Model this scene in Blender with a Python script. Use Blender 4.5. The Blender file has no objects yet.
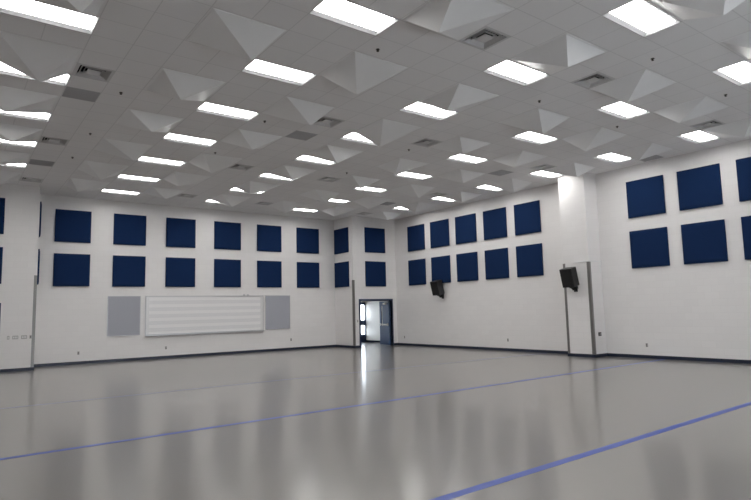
import bpy, bmesh, math, random
from mathutils import Vector, Matrix

S = bpy.context.scene
C = S.collection
MODX, MODY, X0, Y0, H = .645, .63675, 4.22, 4.67, 6.30      # ceiling grid module, grid origin, ceiling height
D1, D2 = 23.892, 17.928                                      # planes of the far wall and of the right wall
FB = 22.30                                                   # face of the block with the doorway
LB, LBX = 22.50, 2.33                                        # face and corner of the block on the left
WEST, SOUTH = -4.5, -4.0
PX, PY0, PY1 = D2 - .72, 11.0, 12.02                         # pilaster on the right wall

# ------------------------------------------------------------------ materials
def lin(c):
    return tuple(((v/255)/12.92 if v/255 <= .04045 else (((v/255)+.055)/1.055)**2.4) for v in c) + (1,)

def mat(name, rgb, rough=.6, metal=0, spec=.5):
    m = bpy.data.materials.new(name); m.use_nodes = True
    b = m.node_tree.nodes['Principled BSDF']
    b.inputs['Base Color'].default_value = lin(rgb)
    b.inputs['Roughness'].default_value = rough
    b.inputs['Metallic'].default_value = metal
    b.inputs['Specular IOR Level'].default_value = spec
    return m, m.node_tree.nodes, m.node_tree.links, b

def noisy(name, rgb, rough=.6, scale=20, amount=.06, bump=.1, metal=0, spec=.5, dist=.002):
    m, n, l, b = mat(name, rgb, rough, metal, spec)
    tc = n.new('ShaderNodeTexCoord'); t = n.new('ShaderNodeTexNoise')
    t.inputs['Scale'].default_value = scale; t.inputs['Detail'].default_value = 4
    l.new(tc.outputs['Object'], t.inputs['Vector'])
    mr = n.new('ShaderNodeMapRange'); l.new(t.outputs['Fac'], mr.inputs['Value'])
    mr.inputs['To Min'].default_value = 1-amount; mr.inputs['To Max'].default_value = 1+amount
    mx = n.new('ShaderNodeVectorMath'); mx.operation = 'SCALE'
    mx.inputs[0].default_value = lin(rgb)[:3]; l.new(mr.outputs['Result'], mx.inputs['Scale'])
    l.new(mx.outputs['Vector'], b.inputs['Base Color'])
    bp = n.new('ShaderNodeBump'); bp.inputs['Strength'].default_value = bump; bp.inputs['Distance'].default_value = dist
    l.new(t.outputs['Fac'], bp.inputs['Height']); l.new(bp.outputs['Normal'], b.inputs['Normal'])
    return m

def block_paint(name, axis, rgb):
    """painted concrete block: courses 0.203 m high, joints barely showing through the paint"""
    m, n, l, b = mat(name, rgb, .42, 0, .35)
    tc = n.new('ShaderNodeTexCoord'); sp = n.new('ShaderNodeSeparateXYZ'); cb = n.new('ShaderNodeCombineXYZ')
    l.new(tc.outputs['Object'], sp.inputs[0])
    l.new(sp.outputs[axis], cb.inputs['X']); l.new(sp.outputs['Z'], cb.inputs['Y'])
    br = n.new('ShaderNodeTexBrick'); l.new(cb.outputs[0], br.inputs['Vector'])
    br.inputs['Scale'].default_value = 1; br.inputs['Brick Width'].default_value = .4064
    br.inputs['Row Height'].default_value = .2032; br.inputs['Mortar Size'].default_value = .006
    br.inputs['Mortar Smooth'].default_value = .6
    c = lin(rgb)
    br.inputs['Color1'].default_value = c
    br.inputs['Color2'].default_value = tuple(v*.975 for v in c[:3]) + (1,)
    br.inputs['Mortar'].default_value = tuple(v*.94 for v in c[:3]) + (1,)
    l.new(br.outputs['Color'], b.inputs['Base Color'])
    ns = n.new('ShaderNodeTexNoise'); ns.inputs['Scale'].default_value = 60; l.new(tc.outputs['Object'], ns.inputs['Vector'])
    ad = n.new('ShaderNodeMath'); ad.operation = 'MULTIPLY_ADD'
    l.new(br.outputs['Fac'], ad.inputs[0]); ad.inputs[1].default_value = -1; l.new(ns.outputs['Fac'], ad.inputs[2])
    bp = n.new('ShaderNodeBump'); bp.inputs['Strength'].default_value = .25; bp.inputs['Distance'].default_value = .003
    l.new(ad.outputs[0], bp.inputs['Height']); l.new(bp.outputs['Normal'], b.inputs['Normal'])
    return m

WALL = (229, 227, 226)
M_wx = block_paint('block_paint_along_x', 'X', WALL)
M_wy = block_paint('block_paint_along_y', 'Y', WALL)

def ceiling_tiles():
    m, n, l, b = mat('ceiling_tile', (238, 237, 237), .95, 0, .1)
    tc = n.new('ShaderNodeTexCoord'); mp = n.new('ShaderNodeMapping')
    mp.inputs['Location'].default_value = (-X0 + 20*MODX, -(Y0+MODY*0) + 20*MODY, 0)
    l.new(tc.outputs['Object'], mp.inputs[0])
    br = n.new('ShaderNodeTexBrick'); l.new(mp.outputs[0], br.inputs['Vector'])
    br.offset = 0; br.squash = 1
    br.inputs['Scale'].default_value = 1; br.inputs['Brick Width'].default_value = MODX
    br.inputs['Row Height'].default_value = MODY; br.inputs['Mortar Size'].default_value = .009
    br.inputs['Mortar Smooth'].default_value = .2
    br.inputs['Color1'].default_value = lin((238, 237, 237)); br.inputs['Color2'].default_value = lin((235, 234, 234))
    br.inputs['Mortar'].default_value = lin((220, 219, 219))
    ns = n.new('ShaderNodeTexNoise'); ns.inputs['Scale'].default_value = 90; ns.inputs['Detail'].default_value = 5
    l.new(tc.outputs['Object'], ns.inputs['Vector'])
    mr = n.new('ShaderNodeMapRange'); l.new(ns.outputs['Fac'], mr.inputs['Value'])
    mr.inputs['To Min'].default_value = .94; mr.inputs['To Max'].default_value = 1.04
    mx = n.new('ShaderNodeVectorMath'); mx.operation = 'SCALE'
    l.new(br.outputs['Color'], mx.inputs[0]); l.new(mr.outputs[0], mx.inputs['Scale'])
    l.new(mx.outputs['Vector'], b.inputs['Base Color'])
    bp = n.new('ShaderNodeBump'); bp.inputs['Strength'].default_value = .5; bp.inputs['Distance'].default_value = .0015; bp.invert = True
    l.new(br.outputs['Fac'], bp.inputs['Height']); l.new(bp.outputs['Normal'], b.inputs['Normal'])
    return m
M_ceil = ceiling_tiles()

def floor_mat():
    m, n, l, b = mat('polished_floor', (117, 113, 109), .2, 0, .35)
    tc = n.new('ShaderNodeTexCoord')
    b.inputs['Coat Weight'].default_value = .75; b.inputs['Coat Roughness'].default_value = .16; b.inputs['Coat IOR'].default_value = 1.5
    a = n.new('ShaderNodeTexNoise'); a.inputs['Scale'].default_value = .35; a.inputs['Detail'].default_value = 3
    f = n.new('ShaderNodeTexNoise'); f.inputs['Scale'].default_value = 45; f.inputs['Detail'].default_value = 3
    l.new(tc.outputs['Object'], a.inputs['Vector']); l.new(tc.outputs['Object'], f.inputs['Vector'])
    r = n.new('ShaderNodeMapRange'); l.new(a.outputs['Fac'], r.inputs['Value'])
    r.inputs['To Min'].default_value = .95; r.inputs['To Max'].default_value = 1.04
    r2 = n.new('ShaderNodeMapRange'); l.new(f.outputs['Fac'], r2.inputs['Value'])
    r2.inputs['To Min'].default_value = .93; r2.inputs['To Max'].default_value = 1.07
    mm = n.new('ShaderNodeMath'); mm.operation = 'MULTIPLY'; l.new(r.outputs[0], mm.inputs[0]); l.new(r2.outputs[0], mm.inputs[1])
    mx = n.new('ShaderNodeVectorMath'); mx.operation = 'SCALE'; mx.inputs[0].default_value = lin((117, 113, 109))[:3]
    l.new(mm.outputs[0], mx.inputs['Scale']); l.new(mx.outputs['Vector'], b.inputs['Base Color'])
    rr = n.new('ShaderNodeMapRange'); l.new(a.outputs['Fac'], rr.inputs['Value'])
    rr.inputs['To Min'].default_value = FLOOR_ROUGH-.004; rr.inputs['To Max'].default_value = FLOOR_ROUGH+.01
    l.new(rr.outputs[0], b.inputs['Roughness'])
    w = n.new('ShaderNodeTexNoise'); w.inputs['Scale'].default_value = 5; w.inputs['Detail'].default_value = 2
    l.new(tc.outputs['Object'], w.inputs['Vector'])
    bp = n.new('ShaderNodeBump'); bp.inputs['Strength'].default_value = .02; bp.inputs['Distance'].default_value = .002
    l.new(w.outputs['Fac'], bp.inputs['Height']); l.new(bp.outputs['Normal'], b.inputs['Normal'])
    return m
FLOOR_ROUGH = .281
M_floor = floor_mat()
M_base = noisy('navy_vinyl_base', (28, 37, 56), .4, 8, .05, .02)
M_panel = noisy('navy_fabric', (20, 42, 78), .9, 260, .12, .5, 0, .12)
M_pyr = noisy('white_moulded_plastic', (236, 236, 236), .4, 6, .02, .02, 0, .4)
M_white = noisy('white_enamel', (222, 222, 222), .35, 10, .02, .02)
M_refl = noisy('fixture_reflector', (178, 178, 180), .5, 10, .02, .01)
M_vent = noisy('vent_white_metal', (205, 204, 204), .4, 10, .02, .02)
M_dark = noisy('duct_dark', (26, 26, 28), .8, 10, .1, .1)
M_grille = noisy('return_grille_grey', (176, 175, 177), .7, 150, .12, .4)
M_brass = noisy('sprinkler_metal', (70, 66, 60), .35, 30, .05, .05, .8)
M_guard = noisy('brushed_steel', (132, 130, 128), .35, 40, .08, .1, .7)
M_tack = noisy('grey_tackboard_fabric', (168, 170, 178), .9, 200, .05, .4, 0, .2)
M_alu = noisy('aluminium_trim', (196, 196, 198), .35, 30, .03, .03, .6)
M_black = noisy('black_speaker_cabinet', (22, 22, 23), .55, 60, .15, .2)
M_mesh = noisy('black_speaker_grille', (14, 14, 15), .7, 300, .3, .8)
M_door = noisy('blue_painted_steel', (62, 84, 124), .4, 10, .03, .02)
M_frame = noisy('dark_blue_frame_paint', (40, 54, 84), .4, 10, .03, .02)
M_tape = noisy('blue_floor_tape', (42, 70, 156), .35, 15, .10, .05)
M_tape2 = noisy('faded_blue_floor_tape', (70, 80, 130), .35, 15, .10, .05)
M_plate = noisy('grey_wall_plate', (170, 168, 166), .4, 30, .03, .02)
M_slot = noisy('dark_slot', (30, 30, 32), .5, 30, .03, .02)
M_hall = noisy('hall_white_wall', (228, 226, 222), .6, 10, .02, .05)

def staff_board():
    """white board surface printed with five pale grey staves of five lines"""
    m, n, l, b = mat('white_board_surface', (226, 228, 228), .3, 0, .4)
    tc = n.new('ShaderNodeTexCoord'); sp = n.new('ShaderNodeSeparateXYZ'); l.new(tc.outputs['Object'], sp.inputs[0])
    def m2(op, a, v=None, w=None):
        q = n.new('ShaderNodeMath'); q.operation = op
        for i, s in enumerate((a, v, w)):
            if s is None: continue
            if isinstance(s, (int, float)): q.inputs[i].default_value = s
            else: l.new(s, q.inputs[i])
        return q.outputs[0]
    z = m2('SUBTRACT', sp.outputs['Z'], 1.10)
    p = m2('MODULO', z, .275)                       # staff period
    inband = m2('MULTIPLY', m2('LESS_THAN', p, .13), m2('GREATER_THAN', z, 0))
    q = m2('MODULO', p, .03)
    line = m2('MULTIPLY', m2('LESS_THAN', q, .009), inband)
    mx = n.new('ShaderNodeMix'); mx.data_type = 'RGBA'
    mx.inputs['A'].default_value = lin((234, 233, 233)); mx.inputs['B'].default_value = lin((196, 197, 200))
    l.new(line, mx.inputs['Factor']); l.new(mx.outputs['Result'], b.inputs['Base Color'])
    return m
M_board = staff_board()

def glass():
    m, n, l, b = mat('clear_glass', (255, 255, 255), .02)
    b.inputs['Transmission Weight'].default_value = 1; b.inputs['IOR'].default_value = 1.1
    return m
M_glass = glass()

LENS = 16.0
def lens_mat():
    m = bpy.data.materials.new('lit_prismatic_lens'); m.use_nodes = True
    n, l = m.node_tree.nodes, m.node_tree.links
    n.remove(n['Principled BSDF'])
    e = n.new('ShaderNodeEmission'); e.inputs['Color'].default_value = (1, .985, .965, 1); e.inputs['Strength'].default_value = LENS
    l.new(e.outputs[0], n['Material Output'].inputs['Surface'])
    return m
M_lens = lens_mat()

# ------------------------------------------------------------------ mesh helpers
def box(bm, a, b):
    x0, y0, z0 = (min(p, q) for p, q in zip(a, b)); x1, y1, z1 = (max(p, q) for p, q in zip(a, b))
    v = [bm.verts.new(p) for p in ((x0,y0,z0),(x1,y0,z0),(x1,y1,z0),(x0,y1,z0),(x0,y0,z1),(x1,y0,z1),(x1,y1,z1),(x0,y1,z1))]
    for f in ((0,3,2,1),(4,5,6,7),(0,1,5,4),(1,2,6,5),(2,3,7,6),(3,0,4,7)):
        bm.faces.new([v[i] for i in f])
    return v

def build(name, bm, m, parent=None, bevel=0, smooth=False):
    bmesh.ops.recalc_face_normals(bm, faces=bm.faces)
    me = bpy.data.meshes.new(name); bm.to_mesh(me); bm.free()
    me.materials.append(m)
    o = bpy.data.objects.new(name, me); C.objects.link(o)
    if parent: o.parent = parent
    if smooth:
        for p in me.polygons: p.use_smooth = True
    if bevel:
        md = o.modifiers.new('edge', 'BEVEL'); md.width = bevel; md.segments = 2; md.limit_method = 'ANGLE'
    return o

def boxes(name, m, lst, parent=None, bevel=0):
    bm = bmesh.new()
    for a, b in lst: box(bm, a, b)
    return build(name, bm, m, parent, bevel)

def cyl(bm, c, r, d, axis='Z', r2=None, seg=20):
    mt = {'Z': Matrix(), 'X': Matrix.Rotation(math.pi/2, 4, 'Y'), 'Y': Matrix.Rotation(-math.pi/2, 4, 'X')}[axis]
    bmesh.ops.create_cone(bm, cap_ends=True, segments=seg, radius1=r, radius2=r if r2 is None else r2, depth=d,
                          matrix=Matrix.Translation(c) @ mt)

def root(name, loc):
    o = bpy.data.objects.new(name, None); C.objects.link(o); o.location = loc; o.empty_display_size = .1
    return o

def tag(o, label, cat, group=None):
    o['label'] = label; o['category'] = cat
    if group: o['group'] = group
    return o

def struct(o):
    o['kind'] = 'structure'; return o

def dup(r, loc, rotz=None):
    q = r.copy(); C.objects.link(q); q.location = loc
    if rotz is not None: q.rotation_euler = (0, 0, rotz)
    for k in ('label', 'group'):
        if k in q: del q[k]
    for ch in list(r.children):
        c = ch.copy(); C.objects.link(c); c.parent = q
        for g in list(ch.children):
            d = g.copy(); C.objects.link(d); d.parent = c
    return q

ORD = ['first', 'second', 'third', 'fourth', 'fifth', 'sixth', 'seventh', 'eighth', 'ninth', 'tenth']

# ------------------------------------------------------------------ camera
cam = bpy.data.cameras.new('camera'); co = bpy.data.objects.new('camera', cam); C.objects.link(co)
R = Vector((0.8020502, -0.5967835, -0.0237690)); U = Vector((-0.0444289, -0.0993026, 0.9940649)); W = Vector((0.5956018, 0.7962339, 0.1061602))
CAM = Vector((0, 0, 1.7226)); FPX = 567.82
co.matrix_world = Matrix(((R.x, U.x, -W.x, CAM.x), (R.y, U.y, -W.y, CAM.y), (R.z, U.z, -W.z, CAM.z), (0, 0, 0, 1)))
cam.sensor_width = 36; cam.lens = 36*FPX/751; cam.clip_end = 200; cam.clip_start = .05
S.camera = co

def pix(p):
    d = Vector(p) - CAM; c = d.dot(W)
    if c <= .1: return None
    return 375.5 + FPX*d.dot(R)/c, 250 - FPX*d.dot(U)/c

def seen(pts, pad=0):
    q = [pix(p) for p in pts]
    if any(v is None for v in q): q = [v for v in q if v]
    if not q: return False
    return max(v[0] for v in q) > -pad and min(v[0] for v in q) < 751+pad and max(v[1] for v in q) > -pad and min(v[1] for v in q) < 500+pad

# ------------------------------------------------------------------ room shell
struct(boxes('floor', M_floor, [((WEST-.2, SOUTH-.2, -.2), (18.9, 30, 0))]))
struct(boxes('wall_far', M_wx, [((LBX-.3, D1, 0), (15.5, D1+.2, H+.3))]))
struct(boxes('wall_left_block', M_wx, [((WEST-.2, LB, 0), (LBX, D1+.2, H+.3))]))
struct(boxes('wall_left', M_wy, [((WEST-.2, SOUTH-.2, 0), (WEST, LB, H+.3))]))
WX0, WX1, WZ0, WZ1 = 5.0, 14.6, .9, 2.60                    # windows in the wall behind the viewpoint
struct(boxes('wall_near', M_wx, [((WEST, SOUTH-.2, 0), (WX0, SOUTH, H+.3)), ((WX1, SOUTH-.2, 0), (D2+.2, SOUTH, H+.3)), ((WX0, SOUTH-.2, 0), (WX1, SOUTH, WZ0)), ((WX0, SOUTH-.2, WZ1), (WX1, SOUTH, H+.3))]))
for q in range(4):
    a = WX0 + 2.4*q; b = a + 2.4
    wf = struct(boxes('window_%d' % (q+1), M_frame, [((a, SOUTH-.15, WZ0), (a+.06, SOUTH-.05, WZ1)), ((b-.06, SOUTH-.15, WZ0), (b, SOUTH-.05, WZ1)), ((a+.06, SOUTH-.15, WZ0), (b-.06, SOUTH-.05, WZ0+.06)), ((a+.06, SOUTH-.15, WZ1-.06), (b-.06, SOUTH-.05, WZ1))]))
    boxes('pane', M_glass, [((a+.06, SOUTH-.105, WZ0+.06), (b-.06, SOUTH-.095, WZ1-.06))], wf)
struct(boxes('wall_right', M_wy, [((D2, SOUTH, 0), (D2+.2, FB, H+.3))]))
# block with the doorway: side face, front face around the opening
DX0, DX1, DZ = 15.66, 17.62, 2.24
struct(boxes('wall_doorway_side', M_wy, [((15.30, FB, 0), (15.5, D1, H+.3))]))
struct(boxes('wall_doorway', M_wx, [((15.5, FB, 0), (DX0, FB+.2, H+.3)), ((DX1, FB, 0), (18.9, FB+.2, H+.3)), ((DX0, FB, DZ), (DX1, FB+.2, H+.3))]))
# pilaster on the right wall
struct(boxes('wall_pilaster', M_wy, [((PX, PY0, 0), (D2, PY1, H+.3))], bevel=.006))
# hall seen through the doorway
HE, HN = 18.72, 26.08
struct(boxes('wall_hall_east', M_hall, [((HE, FB+.2, 0), (HE+.15, HN+.2, 3.0))]))
struct(boxes('wall_hall_west', M_hall, [((15.35, D1+.2, 0), (15.5, HN+.2, 3.0))]))
struct(boxes('wall_hall_end', M_hall, [((15.5, HN, 0), (16.7, HN+.15, 3.0)), ((16.7, HN, 2.2), (HE, HN+.15, 3.0))]))
struct(boxes('ceiling_hall', M_hall, [((15.5, FB+.2, 2.85), (HE, HN, 3.0))]))
struct(boxes('baseboard_hall', M_base, [((HE-.012, FB+.25, 0), (HE, HN, .10))]))
# glazed exterior door at the end of the hall
d3 = struct(boxes('door_3', M_frame, [((16.7, HN, 0), (16.78, HN+.1, 2.2)), ((18.69, HN, 0), (HE, HN+.1, 2.2)), ((17.63, HN, 0), (17.75, HN+.1, 2.2)),
      ((16.78, HN, 2.06), (18.69, HN+.1, 2.2)), ((16.78, HN, .92), (18.69, HN+.1, 1.2)), ((16.78, HN, 0), (18.69, HN+.1, .42))]))
for x0, x1 in ((16.78, 17.63), (17.75, 18.69)):
    for z0, z1 in ((.42, .92), (1.2, 2.06)):
        boxes('pane', M_glass, [((x0, HN+.045, z0), (x1, HN+.055, z1))], d3)

# ceiling: grid cells with openings for the lights and the air vents
LIGHTS = []
for k in range(-2, 8):
    for i in range(-1, 4):
        if (k == -2 and i > 1) or (k == 7 and i in (-1, 3)) or (i == 3 and k < 1): continue
        LIGHTS.append((i, k))
light_cells = set()
for i, k in LIGHTS:
    for a in (0, 1): light_cells.add((6*i+a, 4*k-1))
def cell_y(n): return Y0 + MODY*n                 # n = 4k-1 is the cell just before far edge of light row k
VENTS = [(-4, 10), (-4, 18), (-4, 26), (4, 2), (4, 10), (4, 18), (4, 26), (9, 2), (9, 10), (9, 18), (9, 26), (17, 2), (17, 10), (17, 18), (17, 26)]
GRILLES = [(-4, 12), (-4, 22), (4, 12), (16, 12), (16, 22), (20, 6)]
bm = bmesh.new(); vc = {}
def vert(x, y):
    key = (round(x, 4), round(y, 4))
    if key not in vc: vc[key] = bm.verts.new((x, y, H))
    return vc[key]
x_lo, x_hi, y_lo, y_hi = WEST-.1, D2+.1, SOUTH-.1, D1+.1
for a in range(-16, 24):
    for b in range(-16, 34):
        xa, xb = max(x_lo, X0+MODX*a), min(x_hi, X0+MODX*(a+1)); ya, yb = max(y_lo, cell_y(b)), min(y_hi, cell_y(b+1))
        if xb-xa < .005 or yb-ya < .005 or (a, b) in light_cells or (a, b) in VENTS: continue
        bm.faces.new([vert(xa, ya), vert(xa, yb), vert(xb, yb), vert(xb, ya)])
ce = build('ceiling', bm, M_ceil); struct(ce)
for p in ce.data.polygons:
    if p.normal.z > 0: p.flip()
md = ce.modifiers.new('thickness', 'SOLIDIFY'); md.thickness = .02; md.offset = -1

# baseboards
B = .105; T = .012
struct(boxes('baseboard_far', M_base, [((LBX, D1-T, 0), (15.30, D1, B))]))
struct(boxes('baseboard_left_block', M_base, [((1.38, LB-T, 0), (LBX, LB, B)), ((WEST, LB-T, 0), (-.75, LB, B)), ((LBX, LB-T, 0), (LBX+T, D1, B))]))
struct(boxes('baseboard_doorway', M_base, [((15.30-T, FB-T, 0), (DX0-.05, FB, B)), ((15.30-T, FB, 0), (15.30, D1, B)), ((DX1+.05, FB-T, 0), (D2, FB, B))]))
struct(boxes('baseboard_right', M_base, [((D2-T, PY1+T, 0), (D2, FB-T, B)), ((D2-T, SOUTH, 0), (D2, PY0-T, B)),
      ((PX-T, PY0-T, 0), (PX, PY1+T, B)), ((PX, PY0-T, 0), (D2, PY0, B)), ((PX, PY1, 0), (D2, PY1+T, B))]))
# pale ledge line around the pilaster, level with the top of the corner guards
struct(boxes('trim_1', M_white, [((PX-.03, PY0-.03, 3.20), (D2, PY0, 3.235)), ((PX-.03, PY0, 3.20), (PX, PY0+.55, 3.235))]))

# ------------------------------------------------------------------ doors
d1 = struct(boxes('door_1', M_frame, [((DX0-.05, FB-.02, 0), (DX0+.05, FB+.21, DZ+.05)), ((DX1, FB-.02, 0), (DX1+.05, FB+.21, DZ+.05)), ((DX0+.05, FB-.02, DZ-.02), (DX1, FB+.21, DZ+.05)),
      ((DX0+.05, FB+.12, 0), (DX0+.075, FB+.15, DZ-.02)), ((DX1-.03, FB+.12, 0), (DX1, FB+.15, DZ)), ((DX0+.075, FB+.12, DZ-.05), (DX1-.03, FB+.15, DZ-.02))]))
def leaf(hx, sgn):
    """a door leaf swung open into the hall about a hinge at hx; its room-side face looks across the opening"""
    r = root('door_leaf', (hx, FB+.2, 0)); r.parent = d1
    L = .93; z1 = DZ-.06; t = .045*sgn
    m = bmesh.new()
    box(m, (0, 0, .012), (t, L, .95)); box(m, (0, 0, 1.95), (t, L, z1)); box(m, (0, 0, .95), (t, L-.27, 1.95)); box(m, (0, L-.15, .95), (t, L, 1.95))
    lf = build('leaf', m, M_door, r)
    boxes('pane', M_glass, [((t*.4, L-.27, .95), (t*.6, L-.15, 1.95))], r)
    s = -1 if sgn > 0 else 1
    boxes('push_bar', M_alu, [((s*.005, .12, .98), (s*.06, L-.06, 1.05)), ((0, .08, .95), (s*.05, .16, 1.08)), ((0, L-.12, .95), (s*.05, L-.04, 1.08))], r, .006)
    boxes('door_closer', M_alu, [((0, .25, z1-.16), (s*.06, .5, z1-.08)), ((s*.02, .02, z1-.07), (s*.04, .4, z1-.055))], r, .006)
    return r
leaf(DX1-.035, 1).rotation_euler = (0, 0, math.radians(-6))
leaf(DX0+.06, -1).rotation_euler = (0, 0, math.radians(8))
# blue double door in the block at the left edge
d2 = struct(boxes('door_2', M_frame, [((1.26, LB-.03, 0), (1.33, LB, 2.27)), ((-.70, LB-.03, 0), (-.63, LB, 2.27)), ((-.63, LB-.03, 2.20), (1.26, LB, 2.27))]))
for x0, x1, hx in ((.32, 1.255, .38), (-.625, .31, .25)):
    lf = boxes('door_leaf', M_door, [((x0, LB-.018, .01), (x1, LB, 2.195))], d2)
    boxes('door_handle', M_alu, [((hx-.06, LB-.08, 1.0), (hx+.06, LB-.06, 1.02)), ((hx-.02, LB-.08, .96), (hx+.02, LB-.018, 1.06))], lf)

# ------------------------------------------------------------------ floor lines
def tape(name, pts, w, m):
    bm = bmesh.new()
    (xa, ya), (xb, yb) = pts
    dx, dy = xb-xa, yb-ya; L = math.hypot(dx, dy); nx, ny = -dy/L*w/2, dx/L*w/2
    c = [(xa+nx, ya+ny), (xa-nx, ya-ny), (xb-nx, yb-ny), (xb+nx, yb+ny)]
    lo = [bm.verts.new((x, y, 0.0002)) for x, y in c]; hi = [bm.verts.new((x, y, .0015)) for x, y in c]
    bm.faces.new(hi); bm.faces.new(lo[::-1])
    for i in range(4): bm.faces.new([lo[i], lo[(i+1) % 4], hi[(i+1) % 4], hi[i]])
    return build(name, bm, m)
sl = .0235
tag(tape('floor_line', ((WEST, 4.0-.0235*8), (D2-.02, 4.0+.021*14.4)), .115, M_tape), 'broad blue line on the polished floor crossing the bottom right corner', 'floor line', 'blue lines on the floor')
tag(tape('floor_line', ((WEST, 8.52), (D2-.02, 9.06)), .10, M_tape), 'blue line running the full width of the middle of the floor', 'floor line', 'blue lines on the floor')
tag(tape('floor_line', ((WEST, 13.46), (D2-.02, 13.44)), .07, M_tape2), 'thin faded blue line on the floor nearest the far wall', 'floor line', 'blue lines on the floor')

# ------------------------------------------------------------------ acoustic panels
PS, PT = 1.22, .075
def panel_mesh():
    bm = bmesh.new(); n = 14
    # cushion-edged slab: face toward -y, back against the wall at y = 0
    g = {}
    for i in range(n+1):
        for j in range(n+1):
            u, v = i/n, j/n
            e = min(u, 1-u, v, 1-v)*PS
            dp = PT*(1 - .28*max(0, 1-e/.035)**2)
            g[i, j] = bm.verts.new(((u-.5)*PS, -dp, v*PS))
    for i in range(n):
        for j in range(n): bm.faces.new([g[i, j], g[i+1, j], g[i+1, j+1], g[i, j+1]])
    rim = [g[i, 0] for i in range(n+1)] + [g[n, j] for j in range(1, n+1)] + [g[i, n] for i in range(n-1, -1, -1)] + [g[0, j] for j in range(n-1, 0, -1)]
    back = [bm.verts.new((v.co.x, -.003, v.co.z)) for v in rim]
    for a in range(len(rim)):
        b = (a+1) % len(rim); bm.faces.new([rim[a], back[a], back[b], rim[b]])
    bm.faces.new(back)
    return bm
p0 = build('acoustic_panel', panel_mesh(), M_panel); p0.location = (0, 0, -50); first = [p0]
def panel(loc, rz, label, group):
    if first: o = first.pop()
    else: o = p0.copy(); C.objects.link(o)
    o.location = loc; o.rotation_euler = (0, 0, rz)
    tag(o, label, 'acoustic panel', group)
ZB, ZT = 2.899, 4.560
xs = [2.9806, 5.0096, 7.0373, 9.0915, 11.1069, 13.1543]
for z, row in ((ZT, 'upper'), (ZB, 'lower')):
    for i, x in enumerate(xs):
        below = ('', 'above the left grey tackboard', 'over the left half of the white board', 'over the middle of the white board', 'over the right end of the white board', '')[i]
        panel((x+PS/2, D1, z), 0, 'square navy acoustic panel, %s from left in the %s row on the far wall' % (ORD[i], row), 'acoustic panels on the far wall')
    panel((15.30, 23.22, z), -math.pi/2, 'square navy acoustic panel, %s one on the narrow side wall beside the doorway corner' % row, 'acoustic panels around the doorway corner')
    panel((16.03+PS/2, FB, z), 0, 'square navy acoustic panel, %s one above the blue doorway' % row, 'acoustic panels around the doorway corner')
    ys = [21.2506, 19.5912, 17.9314, 16.2604, 14.6064, 9.8770, 8.2156, 6.5523]
    for i, y in enumerate(ys):
        if i < 5: lab = 'square navy acoustic panel, %s from the corner in the %s row between doorway and pilaster' % (ORD[i], row)
        else: lab = 'square navy acoustic panel, %s one right of the pilaster in the %s row' % (ORD[i-5], row)
        panel((D2, y-PS/2, z), -math.pi/2, lab, 'acoustic panels on the right wall')
    panel((LBX, 23.18, z), math.pi/2, 'navy acoustic panel seen edge-on past the left block corner, %s one' % row, 'acoustic panels on the left block')
    panel((1.31-PS/2, LB, z), 0, 'navy acoustic panel cut by the left picture edge, %s one' % row, 'acoustic panels on the left block')

# ------------------------------------------------------------------ boards on the far wall
wb = root('white_board', (8.84, D1, .93))
def rel(o, c): 
    for v in o.data.vertices: v.co -= Vector(c)
    return o
x0, x1, z0, z1 = 6.27, 11.41, .96, 2.53
sf = boxes('board_surface', M_board, [((x0+.03, D1-.02, z0+.03), (x1-.03, D1-.002, z1-.03))], wb)
sf.location = (-8.84, -D1, -.93)
f = boxes('board_frame', M_alu, [((x0, D1-.035, z0), (x0+.03, D1, z1)), ((x1-.03, D1-.035, z0), (x1, D1, z1)), ((x0+.03, D1-.035, z1-.035), (x1-.03, D1, z1)), ((x0+.03, D1-.035, z0), (x1-.03, D1, z0+.03))], wb)
f.location = (-8.84, -D1, -.93)
f = boxes('marker_tray', M_alu, [((x0, D1-.11, z0-.03), (x1, D1, z0-.012)), ((x0, D1-.11, z0-.012), (x1, D1-.1, z0+.005))], wb); f.location = (-8.84, -D1, -.93)
for hx in (10.45, 10.62):
    f = boxes('map_hook', M_alu, [((hx, D1-.045, z1-.01), (hx+.07, D1-.002, z1+.06))], wb); f.location = (-8.84, -D1, -.93)
for hx in (x0+.03, x1-.14):
    f = boxes('side_rail', M_white, [((hx, D1-.028, z0+.03), (hx+.11, D1-.02, z1-.035))], wb); f.location = (-8.84, -D1, -.93)
tag(wb, 'long white board with pale horizontal staff lines mounted on the far wall', 'white board')
for xa, xb, side in ((4.86, 6.08, 'left'), (11.51, 12.77, 'right')):
    r = root('tackboard', ((xa+xb)/2, D1, .98)); w = (xb-xa)/2; h = 1.55
    boxes('board_panel', M_tack, [((-w+.02, -.022, .02), (w-.02, -.002, h-.02))], r)
    boxes('board_frame', M_alu, [((-w, -.03, 0), (-w+.02, 0, h)), ((w-.02, -.03, 0), (w, 0, h)), ((-w+.02, -.03, 0), (w-.02, 0, .02)), ((-w+.02, -.03, h-.02), (w-.02, 0, h))], r)
    tag(r, 'grey fabric tackboard %s of the long white board' % side, 'tackboard', 'tackboards beside the white board')

# ------------------------------------------------------------------ corner guards
def guard(x, y, sx, sy, label):
    """stainless angle on an outside corner at x, y; legs run along sx and sy away from the corner"""
    bm = bmesh.new(); L, t = .09, .004
    box(bm, (-sx*t, -sy*t, .11), (sx*L, 0, 3.2)); box(bm, (-sx*t, 0, .11), (0, sy*L, 3.2))
    r = build('corner_guard', bm, M_guard); r.location = (x, y, 0)
    tag(r, label, 'corner guard', 'steel corner guards')
guard(15.30, FB, 1, 1, 'tall steel corner guard on the wall corner left of the blue doorway')
guard(LBX, LB, -1, 1, 'tall steel corner guard on the left block corner')
guard(PX, PY0, 1, 1, 'tall steel corner guard on the right-hand edge of the pilaster')
guard(PX, PY1, 1, -1, 'tall steel corner guard on the left edge of the pilaster, behind the speaker')

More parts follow.
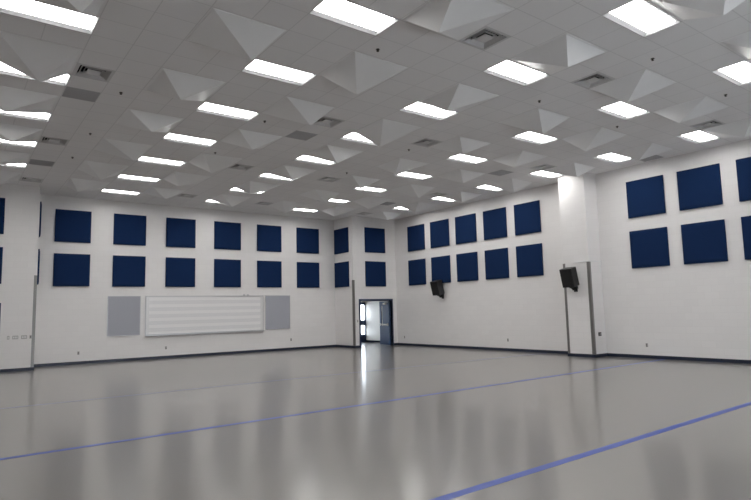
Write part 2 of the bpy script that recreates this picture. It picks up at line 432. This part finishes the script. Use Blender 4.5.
# ------------------------------------------------------------------ outlets and plates
def outlet_root():
    r = root('wall_outlet', (0, 0, -50))      # faces -y
    boxes('cover_plate', M_plate, [((-.038, -.008, -.06), (.038, 0, .06))], r, .003)
    for z in (.012, -.042): boxes('socket', M_slot, [((-.016, -.011, z), (.016, -.008, z+.03))], r)
    return r
o0 = outlet_root(); used = [o0]
def outlet(loc, rz, label, group='wall outlets near the floor'):
    o = used.pop() if used else dup(o0, loc, rz)
    o.location = loc; o.rotation_euler = (0, 0, rz); tag(o, label, 'outlet', group)
outlet((3.90, D1, .41), 0, 'small outlet low on the far wall below the first acoustic panel')
outlet((7.10, D1, .42), 0, 'small outlet low on the far wall below the white board')
outlet((12.82, D1, .47), 0, 'small outlet low on the far wall below the right tackboard')
outlet((D2, 21.75, .40), -math.pi/2, 'small outlet low on the right wall nearest the doorway corner')
outlet((D2, 15.27, .43), -math.pi/2, 'small outlet low on the right wall between the speakers')
outlet((D2, 9.59, .42), -math.pi/2, 'small outlet low on the wall right of the pilaster')
o = root('wall_outlet', (17.56, PY0, .76))
boxes('cover_plate', M_slot, [((-.07, -.03, -.06), (.07, 0, .06))], o, .004)
for x in (-.045, .01): boxes('socket', M_plate, [((x, -.034, -.02), (x+.035, -.03, .02))], o)
tag(o, 'dark double outlet box on the side of the pilaster', 'outlet')
for k, (x, w) in enumerate(((1.57, .035), (1.77, .085), (2.02, .085), (2.21, .035))):
    o = root('switch_plate', (x, LB, 1.12))
    boxes('cover_plate', M_plate, [((-w, -.008, -.06), (w, 0, .06))], o, .003)
    n = 1 if w < .05 else 3
    for q in range(n):
        cx = (q-(n-1)/2)*.046
        boxes('switch', M_slot if k == 3 else M_white, [((cx-.014, -.014, -.03), (cx+.014, -.008, .03))], o)
    tag(o, 'wall switch plate by the left door, %s' % ('small one nearest the door', 'wide one left of the other wide plate', 'wide one right of the other wide plate', 'small one nearest the corner guard')[k],
        'switch plate', 'switch plates by the left door')
o = root('wall_outlet', (15.52, FB, 1.25))
boxes('cover_plate', M_plate, [((-.03, -.012, -.06), (.03, 0, .06))], o, .003)
boxes('button', M_slot, [((-.012, -.018, -.012), (.012, -.012, .012))], o)
tag(o, 'small wall plate beside the left jamb of the blue doorway', 'wall plate')

# ------------------------------------------------------------------ speakers
def speaker(loc, label):
    """cabinet tilted down, facing -x, on a wall bracket; origin at the wall"""
    r = root('loudspeaker', loc)
    tilt = Matrix.Rotation(math.radians(-14), 4, 'Y')
    off = Vector((-.31, 0, 0))
    w, h = .23, .32
    bm = bmesh.new()
    # cabinet a little wider at the front than at the back
    v = []
    for x, ww, hh in ((-.19, w, h), (.17, w*.86, h)):
        v.append([bm.verts.new(tilt @ Vector((x, sy*ww, sz*hh)) + off) for sy, sz in ((-1, -1), (1, -1), (1, 1), (-1, 1))])
    bm.faces.new(v[0]); bm.faces.new(v[1][::-1])
    for i in range(4): bm.faces.new([v[0][i], v[1][i], v[1][(i+1) % 4], v[0][(i+1) % 4]])
    build('cabinet', bm, M_black, r, .012)
    bm = bmesh.new()
    box(bm, (-.208, -w+.018, -h+.018), (-.189, w-.018, h-.018)); bm.transform(Matrix.Translation(off) @ tilt)
    build('speaker_grille', bm, M_mesh, r, .008)
    bm = bmesh.new()
    box(bm, (-.08, -.05, -h-.05), (.12, .05, -h+.005)); box(bm, (.03, -.16, -h-.11), (.11, -.06, -h+.02))
    bm.transform(Matrix.Translation(off) @ tilt)
    box(bm, (-.24, -.03, -.40), (-.015, .03, -.34))
    box(bm, (-.02, -.07, -.50), (0, .07, -.22))
    build('mounting_bracket', bm, M_black, r, .004)
    bm = bmesh.new(); cyl(bm, Vector((-.20, -.06, -.41)), .04, .10, 'Y')
    build('tilt_knob', bm, M_black, r)
    tag(r, label, 'speaker', 'wall speakers on the right wall')
speaker((D2, 18.93, 2.69), 'black wall speaker tilted down, under the second acoustic panel from the doorway corner')
speaker((PX, 11.56, 2.70), 'black wall speaker tilted down, mounted on the white pilaster')

# ------------------------------------------------------------------ ceiling lights
def ring_faces(bm, a, b):
    """quads between two rectangles given as 4 points each"""
    va = [bm.verts.new(p) for p in a]; vb = [bm.verts.new(p) for p in b]
    for i in range(4): bm.faces.new([va[i], va[(i+1) % 4], vb[(i+1) % 4], vb[i]])
def rect(hx, hy, z): return [(-hx, -hy, z), (hx, -hy, z), (hx, hy, z), (-hx, hy, z)]
LX, LY = MODX, MODY/2            # half sizes of the opening
def light_root():
    r = root('ceiling_light', (0, 0, -50))
    bm = bmesh.new()
    DL = .04
    prof = [(0, 0, -.004), (.010, .012, -.004), (.020, .030, .008), (.030, .056, .022), (.04, .085, DL)]
    for (a, b, z), (a2, b2, z2) in zip(prof[:-1], prof[1:]):
        if z == z2 or a == a2 or True: ring_faces(bm, rect(LX-a, LY-b, z), rect(LX-a2, LY-b2, z2))
    ring_faces(bm, rect(LX-.04, LY-.085, DL), rect(LX, LY, DL)); ring_faces(bm, rect(LX, LY, DL), rect(LX, LY, -.004))
    bmesh.ops.remove_doubles(bm, verts=bm.verts, dist=1e-5)
    build('reflector', bm, M_refl, r)
    bm = bmesh.new(); box(bm, (-LX+.04, -LY+.085, DL-.005), (LX-.04, LY-.085, DL+.01))
    build('lens', bm, M_lens, r)
    boxes('housing', M_vent, [((-LX+.01, -LY+.01, DL+.012), (LX-.01, LY-.01, DL+.06))], r)
    return r
l0 = light_root(); used = [l0]
hidden = 0
for i, k in LIGHTS:
    cx, cy = X0 + MODX*(6*i+1), Y0 + MODY*(4*k-.5)
    o = used.pop() if used else dup(l0, (cx, cy, H))
    o.location = (cx, cy, H)
    vis = seen([(cx+a*LX, cy+b*LY, H) for a in (-1, 1) for b in (-1, 1)])
    if vis:
        lab = 'lit recessed ceiling light, %s from right wall in the %s row from far wall' % (ORD[3-i], ORD[7-k])
        tag(o, lab, 'ceiling light', 'recessed ceiling lights')
    else:
        tag(o, 'lit recessed ceiling light outside the view, beside or behind the viewpoint', 'ceiling light', 'ceiling lights outside the view')

# ------------------------------------------------------------------ pyramid diffusers
APEX = {(6,-3):(-.22,-.05),(2,-1):(.24,.05),(1,3):(-.05,-.18),(1,1):(-.22,.10),(2,1):(.07,.28),(3,3):(.06,.34),(2,3):(-.24,.05),(2,5):(.21,-.03),(1,5):(-.01,.11),
        (1,7):(-.18,.14),(0,3):(.24,-.07),(1,9):(-.10,-.16),(3,-1):(-.07,-.04),(3,-3):(.09,.35),(3,1):(.21,-.06),(5,3):(-.04,-.13),(4,3):(.01,-.11),
        (4,1):(-.02,-.11),(3,5):(-.09,-.17),(4,7):(-.06,-.14),(4,9):(.18,.01),(5,9):(-.11,-.15),(6,3):(-.26,-.03),(7,3):(.07,.05)}
CYC = [(.22, 0), (0, .22), (-.22, 0), (0, -.2)]
DROP = .32
for r in range(-1, 8):
    for s in range(-3, 10, 2):
        cx, cy = X0 + MODX*(2*s+1), Y0 + MODY*(4*r-2)
        if not (seen([(cx+a*MODX, cy+b*MODY, H-.02) for a in (-1, 1) for b in (-1, 1)] + [(cx, cy, H-DROP)])) or cy < 1: continue
        if pix((cx, cy, H-DROP)) is None: continue
        ax, ay = APEX.get((r, s), CYC[(s//2 + r) % 4])
        hx, hy = MODX-.035, MODY-.030
        bm = bmesh.new()
        top = [bm.verts.new(p) for p in rect(hx, hy, -.001)]
        lip = [bm.verts.new(p) for p in rect(hx, hy, -.008)]
        inn = [bm.verts.new(p) for p in rect(hx-.022, hy-.022, -.010)]
        tx, ty = ax*2*MODX, ay*2*MODY
        tp = [bm.verts.new((tx+a*.012, ty+b*.012, -DROP)) for a, b in ((-1, -1), (1, -1), (1, 1), (-1, 1))]
        for i in range(4):
            j = (i+1) % 4
            bm.faces.new([top[i], top[j], lip[j], lip[i]]); bm.faces.new([lip[i], lip[j], inn[j], inn[i]]); bm.faces.new([inn[i], inn[j], tp[j], tp[i]])
        bm.faces.new(tp); bm.faces.new(top[::-1])
        o = build('ceiling_pyramid', bm, M_pyr); o.location = (cx, cy, H)
        tag(o, 'white ceiling pyramid, %s from right wall in the %s row of pyramids from far wall' % (ORD[(9-s)//2], ORD[7-r]), 'ceiling pyramid', 'white pyramids on the ceiling')

# ------------------------------------------------------------------ vents, grilles, sprinklers
def vent_root():
    r = root('ceiling_vent', (0, 0, -50))
    hx, hy = MODX/2, MODY/2
    boxes('duct', M_dark, [((-hx, -hy, .20), (hx, hy, .22)), ((-hx, -hy, .0), (-hx+.01, hy, .2)), ((hx-.01, -hy, 0), (hx, hy, .2)), ((-hx+.01, -hy, 0), (hx-.01, -hy+.01, .2)), ((-hx+.01, hy-.01, 0), (hx-.01, hy, .2))], r)
    bm = bmesh.new()
    ring_faces(bm, rect(hx, hy, -.003), rect(hx-.05, hy-.05, -.003)); ring_faces(bm, rect(hx-.05, hy-.05, -.003), rect(hx-.075, hy-.075, .045))
    md = build('vent_frame', bm, M_vent, r); md = md.modifiers.new('t', 'SOLIDIFY'); md.thickness = .003
    for a, b, z, z2 in ((.085, .125, -.002, .055), (.150, .185, .0, .06)):
        bm = bmesh.new()
        ring_faces(bm, rect(hx-a, hy-a, z), rect(hx-b, hy-b, z2))
        q = build('louver', bm, M_vent, r); q = q.modifiers.new('t', 'SOLIDIFY'); q.thickness = .003
    boxes('centre_plate', M_vent, [((-.115, -.115, .004), (.115, .115, .012))], r)
    return r
v0 = vent_root(); used = [v0]

for a, b in VENTS:
    cx, cy = X0 + MODX*(a+.5), cell_y(b) + MODY/2
    o = used.pop() if used else dup(v0, (cx, cy, H))
    o.location = (cx, cy, H)
    col = {17: 'first', 9: 'second', 4: 'third', -4: 'fourth'}[a]; row = {26: 'first', 18: 'second', 10: 'third', 2: 'fourth'}[b]
    tag(o, 'square stepped air vent, %s from right wall in the %s vent row from far wall' % (col, row), 'ceiling vent', 'square air vents in the ceiling')
g0 = None
for a, b in GRILLES:
    cx, cy = X0 + MODX*(a+.5), cell_y(b) + MODY/2
    if g0 is None:
        bm = bmesh.new(); hx, hy = MODX/2-.012, MODY/2-.012
        box(bm, (-hx, -hy, -.006), (hx, hy, -.0005))
        n = 15
        for q in range(n):
            y = -hy + .03 + (2*hy-.06)*(q+.5)/n
            box(bm, (-hx+.02, y-.007, -.010), (hx-.02, y+.003, -.006))
        g0 = o = build('return_grille', bm, M_grille)
    else:
        o = g0.copy(); C.objects.link(o)
    o.location = (cx, cy, H)
    lab = {(-4, 12): 'flat grey return air grille behind the left square vent nearest the viewer', (-4, 22): 'flat grey return air grille at left between the two farthest vents',
           (4, 12): 'flat grey return air grille in the middle of the ceiling', (16, 12): 'flat grey return air grille toward the right wall, mid ceiling',
           (16, 22): 'flat grey return air grille near the doorway end of the right wall', (20, 6): 'flat grey return air grille against the right wall above the panels'}[(a, b)]
    tag(o, lab, 'return grille', 'flat return air grilles')

def sprinkler():
    bm = bmesh.new()
    cyl(bm, Vector((0, 0, -.006)), .035, .012, r2=.03)
    cyl(bm, Vector((0, 0, -.025)), .012, .03, seg=12)
    cyl(bm, Vector((0, 0, -.040)), .024, .004, seg=16)
    return build('sprinkler_head', bm, M_brass)
sp0 = sprinkler(); used = [sp0]
SP = [(-3, 11.5), (-3, 16.5), (-3, 20.5), (2, 4.5), (2, 11.5), (2, 16.5), (9, .5), (9, 4.5), (9, 11.5), (9, 16.5), (14, .5), (14, 4.5)]
for a, b in SP:
    cx, cy = X0 + MODX*(a+.5), Y0 + MODY*b
    cy = {(-3, 11.5): 12.08, (-3, 16.5): 15.27, (-3, 20.5): 17.86, (2, 4.5): 7.59, (2, 11.5): 12.1, (2, 16.5): 15.29, (9, .5): 5.02, (9, 4.5): 7.59, (9, 11.5): 12.12, (9, 16.5): 15.32, (14, .5): 5.05, (14, 4.5): 7.62}[(a, b)]
    o = used.pop() if used else sp0.copy()
    if o.name not in C.objects: C.objects.link(o)
    o.location = (cx, cy, H)
    col = {14: 'rightmost', 9: 'right middle', 2: 'left middle', -3: 'leftmost'}[a]
    col_list = sorted([q for q in SP if q[0] == a], key=lambda q: q[1]); n = col_list.index((a, b))
    tag(o, 'small dark sprinkler head in the %s sprinkler line, %s from the viewer' % (col, ORD[n]), 'sprinkler', 'sprinkler heads on the ceiling')

# ------------------------------------------------------------------ world and view
w = bpy.data.worlds.new('daylight'); S.world = w; w.use_nodes = True
bg = w.node_tree.nodes['Background']; bg.inputs['Color'].default_value = (.84, .92, 1, 1); bg.inputs['Strength'].default_value = 8.0
S.view_settings.view_transform = 'Standard'; S.view_settings.look = 'None'; S.view_settings.gamma = 1; S.view_settings.use_curve_mapping = False
S.view_settings.exposure = 0.17
S.cycles.max_bounces = 10; S.cycles.diffuse_bounces = 6; S.cycles.use_denoising = True
S.cycles.caustics_reflective = False; S.cycles.sample_clamp_indirect = 20
